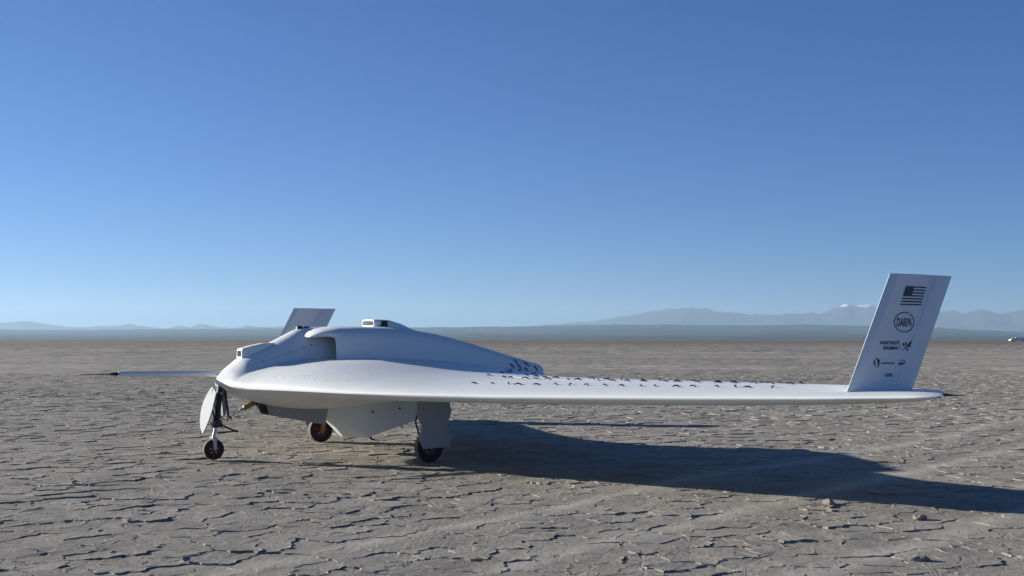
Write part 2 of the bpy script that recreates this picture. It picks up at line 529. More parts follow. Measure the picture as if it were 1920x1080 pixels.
clod('mud_clod', (2.95, 8.55, 0.010), (0.06, 0.045, 0.025), 4, 'small pale mud clod in the right foreground below the wing shadow')

# ------------------------------------------------------------------ far hills and mountains
FPX = 2219.0
def range_mesh(name, prof, dist, depth_front, depth_back, mat, rough, seed, label, nx=700, ny=31):
    """prof: crest line as (bearing in photo columns, height in photo rows above the horizon) at the given distance"""
    pxs = np.array([p[0] for p in prof], float); hs = np.array([p[1] for p in prof], float)
    cols = np.linspace(pxs[0], pxs[-1], nx)
    crest = np.interp(cols, pxs, hs) / FPX * dist
    crest = crest * (1 + rough * 0.16 * (fbm(cols / 16.0, cols * 0, seed + 40, 5) - .5))
    V = []; F = []
    ts = np.linspace(-1, 1, ny)
    for ti, t in enumerate(ts):
        if t <= 0: d = dist + t * depth_front
        else: d = dist + t * depth_back
        shape = (1 - abs(t)) ** (1.35 if t < 0 else 1.2)
        ang = (cols - 960) / FPX
        X = ang * d; Y = np.full(nx, d)
        n1 = fbm(X / 1400 + 7.1, Y / 1400 + seed, seed, 5)
        ridge = 1 - np.abs(2 * fbm(X / 2600 + 3, Y / 5200, seed + 20, 4) - 0.95)
        mul = 1 - rough * np.clip((.75 - n1) * .9 + (1.0 - ridge) * 1.3, 0, .8) * (1 - math.exp(-abs(t) * 7))
        Z = crest * shape * mul
        for k in range(nx): V.append((X[k], Y[k], BASE_Z - 0.5 + Z[k]))
    for i in range(ny - 1):
        for k in range(nx - 1):
            a = i * nx + k
            F.append((a, a + 1, a + nx + 1, a + nx))
    o = mesh_obj(name, V, F, mat, smooth=True)
    tag(o, label, kind='structure')
    return o
H0 = 636
def up(l): return [(x, H0 - y) for x, y in l]
M['mtn_far'] = mountain_material('far_range_rock', (0.022, 0.027, 0.035), (0.058, 0.064, 0.074), snow=(1330, 400))
M['mtn_left'] = mountain_material('desert_hill_rock', (0.05, 0.046, 0.043), (0.11, 0.10, 0.09))
M['foothill'] = mountain_material('hazed_foothill_scrub', (0.028, 0.034, 0.040), (0.055, 0.062, 0.068))  # blue haze tint painted into the scrub colour
range_mesh('mountains', up([(820, 622), (950, 614), (1050, 607), (1100, 603), (1150, 597), (1200, 589), (1240, 581), (1256, 577), (1275, 579), (1300, 575), (1312, 578), (1322, 575), (1340, 581), (1360, 586),
    (1400, 588), (1440, 589), (1480, 588), (1520, 587), (1548, 586), (1560, 578), (1578, 573), (1595, 570), (1620, 572), (1650, 573), (1690, 578), (1720, 583), (1760, 583), (1790, 584),
    (1806, 587), (1825, 583), (1845, 580), (1862, 584), (1876, 588), (1895, 586), (1910, 580), (1930, 576), (1990, 570), (2080, 577), (2200, 584), (2400, 598), (2600, 618)]),
    42000, 9000, 7000, M['mtn_far'], 0.9, 3, 'far mountain range with snow on its peaks')
range_mesh('desert_mountains', up([(-700, 624), (-420, 610), (-200, 606), (-60, 607), (0, 606), (25, 604), (45, 601), (65, 604), (90, 608), (120, 612), (155, 614), (190, 611), (225, 610), (243, 607), (260, 610),
    (285, 613), (310, 615), (325, 612), (340, 611), (355, 614), (372, 608), (385, 609), (400, 613), (430, 614), (450, 614), (465, 609), (480, 613), (520, 612), (560, 614), (640, 612), (720, 613), (800, 614), (900, 617), (1000, 622)]),
    36000, 6000, 6000, M['mtn_left'], 0.7, 11, 'low jagged desert mountains on the left horizon')
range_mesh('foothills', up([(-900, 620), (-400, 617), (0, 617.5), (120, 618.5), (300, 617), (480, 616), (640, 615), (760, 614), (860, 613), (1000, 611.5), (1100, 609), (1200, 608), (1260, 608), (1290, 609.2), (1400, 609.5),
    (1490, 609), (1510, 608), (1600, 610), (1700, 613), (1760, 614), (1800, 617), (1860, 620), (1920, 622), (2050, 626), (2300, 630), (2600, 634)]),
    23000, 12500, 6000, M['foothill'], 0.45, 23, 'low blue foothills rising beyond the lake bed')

# haze: the air over the basin
hz = MB().box((0, 500, 700 - 1.03), (103000, 104000, 1400))
haze = hz.build('haze', None)
hm = bpy.data.materials.new('haze_air'); hm.use_nodes = True
hn = hm.node_tree; hn.nodes.clear()
pv = hn.nodes.new('ShaderNodeVolumePrincipled')
pv.inputs['Color'].default_value = (0.46, 0.665, 0.86, 1)
pv.inputs['Density'].default_value = 0.000031
pv.inputs['Anisotropy'].default_value = 0.25
ho = hn.nodes.new('ShaderNodeOutputMaterial')
hn.links.new(pv.outputs[0], ho.inputs['Volume'])
haze.data.materials.append(hm)
tag(haze, 'thin blue haze hanging over the basin', kind='stuff')

# ------------------------------------------------------------------ the drone
PSI = 0.5655
drone = bpy.data.objects.new('drone', None)
COL.objects.link(drone)
drone.location = (-3.2155, 12.7433, 0)
drone.rotation_euler = (0, 0, math.pi + PSI)
tag(drone, 'white flying-wing drone with twin tail fins parked on the dry lake bed', 'drone')

NX = 6.94
def smooth_interp(xs, ys, width):
    xs = np.array(xs, float); ys = np.array(ys, float)
    g = np.linspace(xs[0] - 1, xs[-1] + 1, 4001)
    v = np.interp(g, xs, ys)
    k = max(1, int(width / (g[1] - g[0]))) | 1
    ker = np.hanning(k + 2)[1:-1]; ker /= ker.sum()
    vp = np.pad(v, k // 2, mode='edge')
    v = np.convolve(vp, ker, 'valid')
    return lambda q: np.interp(q, g, v)
_te = smooth_interp([-.6, 0, .45, 1.2, 1.8, 2.6, 3.5, 4.4, 5.7, 6.2, 6.45, 6.7, 6.94, 7.2], [-4.10, -4.10, -4.02, -3.42, -3.08, -2.87, -3.02, -3.28, -3.74, -3.81, -3.72, -3.42, -3.09, -2.9], .2)
_zle = smooth_interp([-1, 0, .16, .5, 1.8, 3.4, 5.2, 6.1, 6.94], [.84, .84, .803, .775, .765, .782, .825, .85, .882], .10)
_zte = smooth_interp([-1, 0, 1, 2.6, 4.4, 5.7, 6.5, 6.94], [.872, .872, .89, .912, .915, .912, .895, .885], .4)
_tu = smooth_interp([-1, 0, .6, 1.0, 1.4, 1.8, 2.2, 2.6, 4.4, 6.0, 6.94], [.285, .285, .283, .262, .205, .140, .090, .058, .038, .032, .02], .4)
_tl = smooth_interp([-1, 0, .4, 1.0, 1.8, 2.6, 3.4, 5.2, 6.1, 6.94], [.33, .33, .265, .150, .110, .105, .104, .090, .070, .03], .3)
def LE(y):
    y = np.abs(y)
    x = -.03 + .43 * .09 - .43 * np.sqrt(y * y + .0081)
    tip = np.clip((y - 6.80) / .14, 0, 1)
    return x - .06 * (1 - np.sqrt(1 - np.minimum(tip, .999) ** 2))
def TE(y):
    y = np.abs(y); tip = np.clip((y - 6.84) / .10, 0, 1)
    return _te(y) + .02 * (1 - np.sqrt(1 - np.minimum(tip, .999) ** 2))
def naca(u):
    u = np.clip(u, 0, 1)
    return (.2969 * np.sqrt(u) - .126 * u - .3516 * u ** 2 + .2843 * u ** 3 - .1036 * u ** 4) / .1002
def surf(x, y, side):
    ya = np.abs(y); le, te = LE(ya), TE(ya)
    u = np.clip((le - x) / (le - te), 0, 1)
    zl = _zle(ya) + (_zte(ya) - _zle(ya)) * u
    tipf = np.sqrt(np.clip(1 - (np.clip((ya - 6.6) / .345, 0, 1)) ** 2, 0, 1))
    if side > 0: return zl + _tu(ya) * naca(u) * tipf
    ex = 1 + .55 * np.clip((2.4 - ya) / 1.2, 0, 1)
    return zl - _tl(ya) * np.maximum(naca(u), 0) ** ex * tipf
# raised forebody ahead of the intakes
_fz = smooth_interp([-5, -2.5, -2.0, -1.8, -1.36, -1.15, -.94, -.76, -.54, -.28, -.15, -.05, .2], [.7, .7, 1.2, 1.40, 1.44, 1.44, 1.415, 1.325, 1.215, 1.095, .965, .84, .6], .12)
_fw = smooth_interp([-5, -2.4, -2.0, -1.8, -1.36, -.94, -.54, -.28, -.12, 0, .3], [.1, .1, .25, .33, .345, .335, .345, .335, .285, .18, .08], .10)
def upper(x, y):
    b = surf(x, y, 1)
    w = _fw(x); zt = _fz(x)
    zb = b - .12
    t = np.clip(1 - (np.abs(y) / w) ** 2.05, 0, 1) ** .66
    h = zb + (zt - zb) * t
    h = np.where(np.abs(y) < w, h, zb - (np.abs(y) - w) * 2)
    k = np.interp(x, [-1.1, -.6, -.3, 0], [.012, .035, .10, .12])
    d = np.clip(.5 + .5 * (h - b) / k, 0, 1)
    le, te = LE(y), TE(y); q = np.clip((le - x) / (le - te) / .022, 0, 1); q = q * q * (3 - 2 * q)
    return b + (b * (1 - d) + h * d + k * d * (1 - d) - b) * q

US = np.concatenate([(np.linspace(0, 1, 70) ** 1.9)])
def half_surface(yv_fn, nv, us, side, fn):
    """grid over chord fraction x span; span lines may follow the forebody edge"""
    P_ = np.zeros((len(us), nv, 3))
    for iu, u in enumerate(us):
        y = yv_fn(np.zeros(nv))
        x = LE(y) - u * (LE(y) - TE(y))
        for _ in range(6):
            y = yv_fn(x)
            x = LE(y) - u * (LE(y) - TE(y))
        z = fn(x, y)
        P_[iu, :, 0] = x; P_[iu, :, 1] = y; P_[iu, :, 2] = z
    return P_
YJ = 1.9
NA, NB = 26, 30
va_ = np.sin(np.linspace(0, 1, NA) * math.pi / 2)
vb_ = np.linspace(0, 1, NB + 1)[1:] ** 1.25
def body_y(x):
    w = np.clip(_fw(x), .03, 1) * 1.0
    return np.concatenate([va_ * w[:NA] * .999, w[NA:] + vb_ * (YJ - w[NA:])])
NVB = NA + NB
Pu = half_surface(body_y, NVB, US, 1, upper)
Pl = half_surface(lambda x: np.concatenate([va_ * .4, .4 + vb_ * (YJ - .4)]), NVB, US, -1, lambda x, y: surf(x, y, -1))
def grid_to(mb, P_, flip):
    nu, nv = P_.shape[:2]
    v = P_.reshape(-1, 3); f = []
    for i in range(nu - 1):
        for k in range(nv - 1):
            q = (i * nv + k, i * nv + k + 1, (i + 1) * nv + k + 1, (i + 1) * nv + k)
            f.append(q[::-1] if flip else q)
    mb.add(v, f)
def mirror(P_):
    q = P_.copy(); q[..., 1] *= -1; return q
def weld(o, d=1e-4):
    bm = bmesh.new(); bm.from_mesh(o.data)
    bmesh.ops.remove_doubles(bm, verts=bm.verts, dist=d)
    bmesh.ops.dissolve_degenerate(bm, edges=bm.edges, dist=1e-5)
    bmesh.ops.recalc_face_normals(bm, faces=bm.faces)
    bm.to_mesh(o.data); bm.free()
    o.data.polygons.foreach_set('use_smooth', [True] * len(o.data.polygons))
fb = MB()
# lower surface must share the leading/trailing edge with the upper: resample by y is not needed, edges overlap exactly along LE/TE
for P_, s in ((Pu, 1), (Pl, -1)):
    grid_to(fb, P_, s < 0); grid_to(fb, mirror(P_), s > 0)
fus = mesh_obj('fuselage', fb.v, fb.f, M['white'], drone)
weld(fus)

ys_w = np.concatenate([np.linspace(YJ - .004, 6.55, 60), 6.55 + (6.939 - 6.55) * np.sin(np.linspace(0, 1, 18)[1:] * math.pi / 2)])
Wu = half_surface(lambda x: ys_w.copy(), len(ys_w), US, 1, lambda x, y: surf(x, y, 1))
Wl = half_surface(lambda x: ys_w.copy(), len(ys_w), US, -1, lambda x, y: surf(x, y, -1))
wings = {}
for s in (1, -1):
    mb = MB()
    for P_, sd in ((Wu, 1), (Wl, -1)):
        Q = P_ if s > 0 else mirror(P_)
        grid_to(mb, Q, (sd < 0) ^ (s < 0))
    # closing rib at the tip
    n = len(mb.v)
    w = mesh_obj('wing', mb.v, mb.f, M['white'], drone)
    weld(w)
    wings[s] = w
tag(wings[1], 'port wing with rows of dark yarn tufts')

# static probe behind each wing tip
for s in (1, -1):
    m = MB()
    m.tube([(-3.22, s * 6.79, .886), (-3.29, s * 6.79, .887), (-3.33, s * 6.79, .886), (-3.40, s * 6.79, .882), (-3.52, s * 6.79, .876)], [.006, .011, .011, .006, .002], 10)
    m.build('tip_probe', M['dark'], wings[s], True)

# ---- tail fins
def make_fin(s):
    th = .066; c = .757; prof = []
    for t in np.linspace(0, 1, 15):
        u = t ** 1.7; prof.append((u, float(naca(u)) * .5))
    loop = [(u, h) for u, h in prof] + [(u, -h) for u, h in prof[::-1][1:-1]]
    v = []; f = []; n = len(loop)
    levels = [(0.0, 1.0, 1), (.995, 1.0, 1), (1.0, .96, .8)]
    b0 = Vector((-2.905, s * 6.19, .86)); t0 = Vector((-3.4159, s * 6.19, 1.82))
    for (k, sc, sq) in levels:
        o_ = b0.lerp(t0, k)
        for u, h in loop:
            v.append((o_.x - u * c, o_.y + h * th * sq, o_.z - (.0 if k < 1 else .0)))
    for i in range(len(levels) - 1):
        for k in range(n):
            f.append((i * n + k, i * n + (k + 1) % n, (i + 1) * n + (k + 1) % n, (i + 1) * n + k))
    f.append(tuple(range((len(levels) - 1) * n, len(levels) * n)))
    o = mesh_obj('tail_fin', v, f, M['white'], drone)
    bm = bmesh.new(); bm.from_mesh(o.data); bmesh.ops.recalc_face_normals(bm, faces=bm.faces); bm.to_mesh(o.data); bm.free()
    o.data.set_sharp_from_angle(angle=R(40))
    return o
fins = {s: make_fin(s) for s in (1, -1)}
tag(fins[1], 'port tail fin carrying flag, emblems and lettering')

# ---- markings on the port fin: shapes in the plane of the fin, following its skin
def fin_y(x, z):
    k = (z - .86) / (1.82 - .86)
    le = -2.905 + (-3.4159 + 2.905) * k
    u = (le - x) / .757
    return 6.19 + float(naca(u)) * .5 * .066 + .0022
def mark(name, polys, mat):
    """polys: lists of (x, z) points; densified so that they follow the skin"""
    v = []; f = []
    for p in polys:
        n = len(v)
        v += [(x, fin_y(x, z), z) for x, z in p]; f.append(tuple(range(n, n + len(p))))
    o = mesh_obj(name, v, f, mat, fins[1], smooth=False)
    return o
def strip(x0, x1, z0, z1, shear=0, n=6):
    """horizontal bar cut into short pieces; shear moves x per unit of z"""
    out = []
    for k in range(n):
        a = x0 + (x1 - x0) * k / n; b = x0 + (x1 - x0) * (k + 1) / n
        out.append([(a + shear * (z0 - z1), z0), (b + shear * (z0 - z1), z0), (b, z1), (a, z1)])
    return out
# flag: 13 stripes, dark canton at the hoist
fz1, fz0 = 1.722, 1.571; fx0, fx1 = -3.562, -3.822
sh = (-3.562 + 3.495) / (1.722 - 1.571)        # lean of the flag, as the fin leans
def fx(t, z): return fx0 + (fx1 - fx0) * t - sh * (z - fz1) * -1
polys = []
hs = (fz1 - fz0) / 13
for i in range(0, 13, 2):
    zt = fz1 - i * hs; zb = zt - hs
    for k in range(8):
        a, b = k / 8, (k + 1) / 8
        polys.append([(fx(a, zb), zb), (fx(b, zb), zb), (fx(b, zt), zt), (fx(a, zt), zt)])
mark('flag_stripes', polys, M['print'])
polys = []
zt, zb = fz1 + .0005, fz1 - 7 * hs
for k in range(5):
    a, b = k / 12.5, (k + 1) / 12.5
    polys.append([(fx(a, zb), zb), (fx(b, zb), zb), (fx(b, zt), zt), (fx(a, zt), zt)])
o = mark('flag_canton', polys, M['print'])
o.location.y = .0008
stars = []
for r_ in range(5):
    for c_ in range(6):
        t = (.03 + c_ * .066); z = fz1 - (0.7 + r_ * 1.4) * hs
        cx_ = fx(t, z); pts = []
        for q in range(10):
            rad = .0042 if q % 2 == 0 else .0018
            an = math.pi / 2 + q * math.pi / 5
            pts.append((cx_ - rad * math.cos(an), z + rad * math.sin(an)))
        stars.append(pts)
o = mark('flag_stars', stars, M['printgrey']); o.location.y = .0016

def ring(cx, cz, r0, r1, sz=1.0, n=40):
    out = []
    for k in range(n):
        a, b = 2 * math.pi * k / n, 2 * math.pi * (k + 1) / n
        out.append([(cx - r0 * math.cos(a), cz + r0 * sz * math.sin(a)), (cx - r1 * math.cos(a), cz + r1 * sz * math.sin(a)),
                    (cx - r1 * math.cos(b), cz + r1 * sz * math.sin(b)), (cx - r0 * math.cos(b), cz + r0 * sz * math.sin(b))])
    return out
mark('emblem_ring', ring(-3.548, 1.435, .116, .127, .64), M['print'])

def text_mark(name, body, cx, cz, width, height, mat, thick=0.02, shear=0.0):
    cu = bpy.data.curves.new(name, 'FONT'); cu.body = body; cu.align_x = 'CENTER'; cu.align_y = 'CENTER'; cu.offset = thick; cu.shear = shear
    cu.fill_mode = 'FRONT'; cu.resolution_u = 3
    t = bpy.data.objects.new(name, cu); COL.objects.link(t)
    bpy.context.view_layer.update()
    dg = bpy.context.evaluated_depsgraph_get()
    me = bpy.data.meshes.new_from_object(t.evaluated_get(dg))
    bpy.data.objects.remove(t); bpy.data.curves.remove(cu)
    co = np.array([v.co[:] for v in me.vertices])
    mn, mx = co.min(0), co.max(0); ctr = (mn + mx) / 2; span = mx - mn
    for v in me.vertices:
        x = cx - (v.co.x - ctr[0]) / span[0] * width
        z = cz + (v.co.y - ctr[1]) / span[1] * height
        v.co = Vector((x, fin_y(x, z) + .0004, z))
    me.materials.clear(); me.materials.append(mat)
    o = bpy.data.objects.new(name, me); COL.objects.link(o); o.parent = fins[1]
    return o
text_mark('lettering', 'DARPA', -3.548, 1.435, .186, .070, M['print'], .02)
text_mark('lettering', 'NORTHROP', -3.374, 1.272, .225, .028, M['print'], .03)
text_mark('lettering', 'GRUMMAN', -3.385, 1.231, .185, .028, M['print'], .03)
mark('divider_bar', [[(-3.500, 1.212), (-3.504, 1.212), (-3.497, 1.287), (-3.493, 1.287)]], M['print'])
# swept wing emblem
mark('swoosh_emblem', [[(-3.525, 1.270), (-3.545, 1.272), (-3.560, 1.250), (-3.540, 1.240)], [(-3.520, 1.205), (-3.560, 1.232), (-3.600, 1.262), (-3.662, 1.302), (-3.640, 1.262), (-3.600, 1.236)],
     [(-3.560, 1.275), (-3.585, 1.275), (-3.580, 1.255), (-3.560, 1.252)], [(-3.575, 1.215), (-3.605, 1.228), (-3.600, 1.205)], [(-3.61, 1.245), (-3.64, 1.25), (-3.63, 1.228)]], M['print'])
mark('diamond_emblem', [[(-3.183, 1.117), (-3.212, 1.158), (-3.205, 1.117), (-3.212, 1.078)], [(-3.222, 1.160), (-3.258, 1.135), (-3.250, 1.095), (-3.236, 1.075), (-3.232, 1.115)]], M['print'])
# two lines too small to read in the photograph: short strokes of type
rr = random.Random(4)
st = []
xx = -3.272
while xx > -3.43:
    w_ = rr.uniform(.006, .011)
    st.append([(xx, 1.106), (xx - w_, 1.106), (xx - w_, 1.106 + rr.choice((.012, .012, .018))), (xx, 1.118)]); xx -= w_ + .004
mark('small_lettering', st, M['printgrey'])
st = [[(-3.478, 1.092), (-3.500, 1.100), (-3.505, 1.118), (-3.484, 1.114)], [(-3.505, 1.088), (-3.530, 1.100), (-3.532, 1.118), (-3.508, 1.116)], [(-3.535, 1.094), (-3.560, 1.104), (-3.580, 1.122), (-3.545, 1.118)]]
mark('winged_emblem', st + strip(-3.49, -3.565, 1.130, 1.135), M['print'])
text_mark('lettering', 'AFRL', -3.369, 1.018, .098, .027, M['print'], .03)

# ---- engine cowl with the side intakes
_cw = smooth_interp([-5, -4.27, -3.6, -3.0, -2.2, -1.6, -1.2, -.6], [.40, .40, .46, .52, .57, .58, .565, .53], .3)
_cz = smooth_interp([-5, -4.27, -3.5, -2.97, -2.6, -2.2, -1.9, -1.5, -1.25, -1.1, -.97, -.6], [.93, .935, 1.135, 1.275, 1.358, 1.422, 1.443, 1.447, 1.44, 1.415, 1.365, 1.3], .10)
def cowl_pt(x, th, off=0.0):
    """th: 0 at the port foot, pi/2 top, pi starboard foot"""
    w = float(_cw(x)) - off; zt = float(_cz(x)) - off
    zb = float(surf(np.array(x), np.array(min(w, .6)), 1)) - .06
    c_, s_ = math.cos(th), math.sin(th)
    e = .46 if x > -2.6 else .46 + .10 * min(1, (-2.6 - x) / 1.0)
    y = w * math.copysign(abs(c_) ** e, c_)
    z = zb + (zt - zb) * max(s_, 0) ** (e * .92)
    return (x, y, z)
NT = 72; NSX = 60
ths = [math.pi * k / NT for k in range(NT + 1)]
def front_x(th):
    x, y, z = cowl_pt(-1.21, th)
    zb = float(surf(np.array(-1.21), np.array(.6), 1)); zt = float(_cz(-1.21))
    q = max(0.0, min(1.0, ((z - zb) / (zt - zb) - .74) / .22)); q = q * q * (3 - 2 * q)
    q2 = 1 - max(0, min(1, (abs(y) - .34) / .26))
    return -1.21 + .11 * q + .12 * q * q2
fxs = [front_x(t) for t in ths]
v = []; f = []; n1 = NT + 1
rows = []
def addrow(fn):
    rows.append(len(v)); v.extend(fn(k) for k in range(n1))
DL = .9
for i in range(14, 0, -1):                # duct wall from inside to the lip
    s_ = (i / 14) ** 1.5
    addrow(lambda k: cowl_pt(fxs[k] - .012 - DL * s_, ths[k], .052 + .03 * s_))
addrow(lambda k: cowl_pt(fxs[k] - .002, ths[k], .050))
addrow(lambda k: tuple(Vector(cowl_pt(fxs[k], ths[k], .043)) + Vector((.010, 0, 0))))
addrow(lambda k: tuple(Vector(cowl_pt(fxs[k], ths[k], .034)) + Vector((.013, 0, 0))))
addrow(lambda k: tuple(Vector(cowl_pt(fxs[k], ths[k], .024)) + Vector((.009, 0, 0))))
addrow(lambda k: cowl_pt(fxs[k] - .003, ths[k], .014))
addrow(lambda k: cowl_pt(fxs[k] - .022, ths[k], .0065))
addrow(lambda k: cowl_pt(fxs[k] - .045, ths[k], .002))
addrow(lambda k: cowl_pt(fxs[k] - .075, ths[k], .0))
lip_row = len(rows) - 1
for i in range(1, NSX + 1):
    s_ = (i / NSX) ** 1.35
    addrow(lambda k: cowl_pt(fxs[k] - .075 + (-4.0 - fxs[k] + .075) * s_, ths[k], 0))
for a, b_ in zip(rows[:-1], rows[1:]):
    for k in range(NT): f.append((a + k, a + k + 1, b_ + k + 1, b_ + k))
# blunt aft end, recessed exhaust slot
last = rows[-1]
inner = []
addrow(lambda k: tuple(Vector((-4.002, v[last + k][1] * .93, .86 + (v[last + k][2] - .86) * .86))))
addrow(lambda k: tuple(Vector((-3.80, v[last + k][1] * .90, .86 + (v[last + k][2] - .86) * .80))))
for a, b_ in ((last, rows[-2]), (rows[-2], rows[-1])):
    for k in range(NT): f.append((a + k, a + k + 1, b_ + k + 1, b_ + k))
cowl = mesh_obj('engine_cowl', v, f, M['white'], drone)
cowl.data.materials.append(M['duct'])
bm = bmesh.new(); bm.from_mesh(cowl.data); bmesh.ops.recalc_face_normals(bm, faces=bm.faces); bm.to_mesh(cowl.data); bm.free()
for p_ in cowl.data.polygons:
    if max(p_.vertices) < rows[10]: p_.material_index = 1
cowl.data.polygons.foreach_set('use_smooth', [True] * len(cowl.data.polygons))
cowl.data.set_sharp_from_angle(angle=R(50))
# engine face at the back of each duct
for s in (1, -1):
    m = MB().box((-1.95, s * .38, 1.12), (.03, .26, .40)); m.build('intake_screen', M['dark'], cowl)

# ---- dorsal cooling scoop
def scoop():
    v = []; f = []; n = 32
    def sec(x, hw, z0, z1, p=.5):
        out = []
        for k in range(n):
            a = 2 * math.pi * k / n
            c_, s_ = math.cos(a), math.sin(a)
            out.append((x, hw * math.copysign(abs(c_) ** p, c_), (z0 + z1) / 2 + (z1 - z0) / 2 * math.copysign(abs(s_) ** p, s_)))
        return out
    secs = [sec(-2.0, .12, 1.462, 1.503), sec(-1.85, .142, 1.460, 1.510), sec(-1.832, .146, 1.458, 1.512), sec(-1.826, .152, 1.452, 1.518), sec(-1.828, .160, 1.445, 1.526), sec(-1.838, .166, 1.44, 1.531),
            sec(-1.90, .170, 1.42, 1.531), sec(-2.05, .168, 1.40, 1.523), sec(-2.2, .15, 1.38, 1.482), sec(-2.35, .12, 1.34, 1.425), sec(-2.5, .08, 1.30, 1.375), sec(-2.62, .03, 1.26, 1.335)]
    for s_ in secs: v += s_
    for i in range(len(secs) - 1):
        for k in range(n): f.append((i * n + k, i * n + (k + 1) % n, (i + 1) * n + (k + 1) % n, (i + 1) * n + k))
    f.append(tuple(range(n)))
    o = mesh_obj('dorsal_scoop', v, f, M['white'], drone)
    bm = bmesh.new(); bm.from_mesh(o.data); bmesh.ops.recalc_face_normals(bm, faces=bm.faces); bm.to_mesh(o.data); bm.free()
    o.data.polygons.foreach_set('use_smooth', [True] * len(o.data.polygons))
    return o
sc = scoop()
MB().box((-1.97, 0, 1.482), (.02, .25, .04)).build('scoop_grille', M['dark'], sc)
m = MB(); m.prism([(-1.905, 1.448), (-2.005, 1.444), (-1.995, 1.516), (-1.925, 1.518)], (1, 0, 0), (0, 0, 1), (0, .168, 0), (0, 1, 0), .012)
m.build('side_vent', M['dark'], sc, bevel=.004)

# ---- nose camera housing
hv = []; hf = []
secs = [(-.288, .078, 1.05, 1.188), (-.297, .088, 1.02, 1.198), (-.40, .092, 1.02, 1.226), (-.54, .098, 1.05, 1.256), (-.72, .104, 1.1, 1.262), (-.95, .10, 1.15, 1.265)]
for (x, hw, z0, z1) in secs:
    hv += [(x, hw * 1.06, z0), (x, hw, z1 - .012), (x, hw - .016, z1), (x, -hw + .016, z1), (x, -hw, z1 - .012), (x, -hw * 1.06, z0)]
for i in range(len(secs) - 1):
    for k in range(5): hf.append((i * 6 + k, i * 6 + k + 1, (i + 1) * 6 + k + 1, (i + 1) * 6 + k))
hf.append((0, 5, 4, 3, 2, 1))
house = MB().add(hv, hf).build('camera_housing', M['white'], drone, True, 30)
m = MB(); m.prism([(-.05, 1.112), (.05, 1.112), (.056, 1.125), (.056, 1.165), (.046, 1.176), (-.046, 1.176), (-.056, 1.165), (-.056, 1.125)], (0, 1, 0), (0, 0, 1), (-.2855, 0, 0), (1, 0, 0), .004)
m.build('camera_window', M['glass'], house)
# small sensor dome on the forebody crown
m = MB(); m.tube([(-.985, 0, 1.40), (-.985, 0, 1.432), (-.985, 0, 1.446), (-.985, 0, 1.452)], [.042, .040, .03, .008], 16)
m.tube([(-1.03, .0, 1.435), (-1.10, .0, 1.437)], .008, 8)
m.build('antenna_dome', M['dark'], drone, True)

# ---- air data boom
m = MB(); m.tube([(-.30, -.25, .915), (-.16, -.25, .920), (.4, -.25, .928), (.94, -.25, .934)], [.035, .033, .030, .026], 20)
boom = m.build('air_data_boom', M['white'], drone, True)
m = MB(); m.tube([(.94, -.25, .934), (.945, -.25, .934), (1.01, -.25, .933), (1.03, -.25, .9325), (1.325, -.25, .932)], [.014, .020, .013, .006, .004], 12)
for a in (0, 1, 2):
    an = a * 2 * math.pi / 3 + .5
    m.box((.97, -.25 + .024 * math.cos(an), .934 + .024 * math.sin(an)), (.05, .006, .006), Matrix.Rotation(an, 3, 'X'))
m.build('pitot_probe', M['dark'], boom, True)

# ---- fasteners on the skin
fm = MB().tube([(0, 0, -.002), (0, 0, .0012)], .0055, 10)
fmesh = fm.build('fastener', M['printgrey'], fus)
FAST = [(x, y) for x, y in [(-.42, .74), (-.47, .86), (-.53, .99), (-.58, 1.12), (-.64, 1.25), (-.70, 1.38), (-.76, 1.50), (-.84, 1.62),
        (-.80, 1.20), (-.95, 1.42), (-1.10, 1.63), (-1.05, 1.15), (-1.25, 1.35), (-1.42, 1.10), (-1.62, 1.32), (-1.30, .82), (-1.50, .80), (-1.72, .92), (-1.18, .74),]]
first = True
for (x, y) in FAST:
    z = float(upper(np.array([x]), np.array([y]))[0])
    e = .01
    gx = (float(upper(np.array([x + e]), np.array([y]))[0]) - z) / e; gy = (float(upper(np.array([x]), np.array([y + e]))[0]) - z) / e
    rot = Vector((-gx, -gy, 1)).to_track_quat('Z', 'Y').to_euler()
    if first: o = fmesh; first = False
    else: o = share('fastener', fmesh.data, fus)
    o.location = (x, y, z); o.rotation_euler = rot
# fasteners along the forebody hatch seam
for (x, z) in [(-.46, 1.06), (-.62, 1.115), (-.76, 1.165), (-.93, 1.215), (-1.02, 1.24)]:
    yy = np.linspace(.02, .7, 400); hh = upper(np.full(400, x), yy)
    k = int(np.argmax(hh < z)); y = float(yy[k])
    gx = (upper(np.array([x + .01]), np.array([y]))[0] - hh[k]) / .01; gy = (hh[k + 2] - hh[k - 2]) / (yy[k + 2] - yy[k - 2])
    o = share('fastener', fmesh.data, fus, (x, y, float(hh[k])), Vector((-float(gx), -float(gy), 1)).to_track_quat('Z', 'Y').to_euler(), (1.5, 1.5, 1.5))

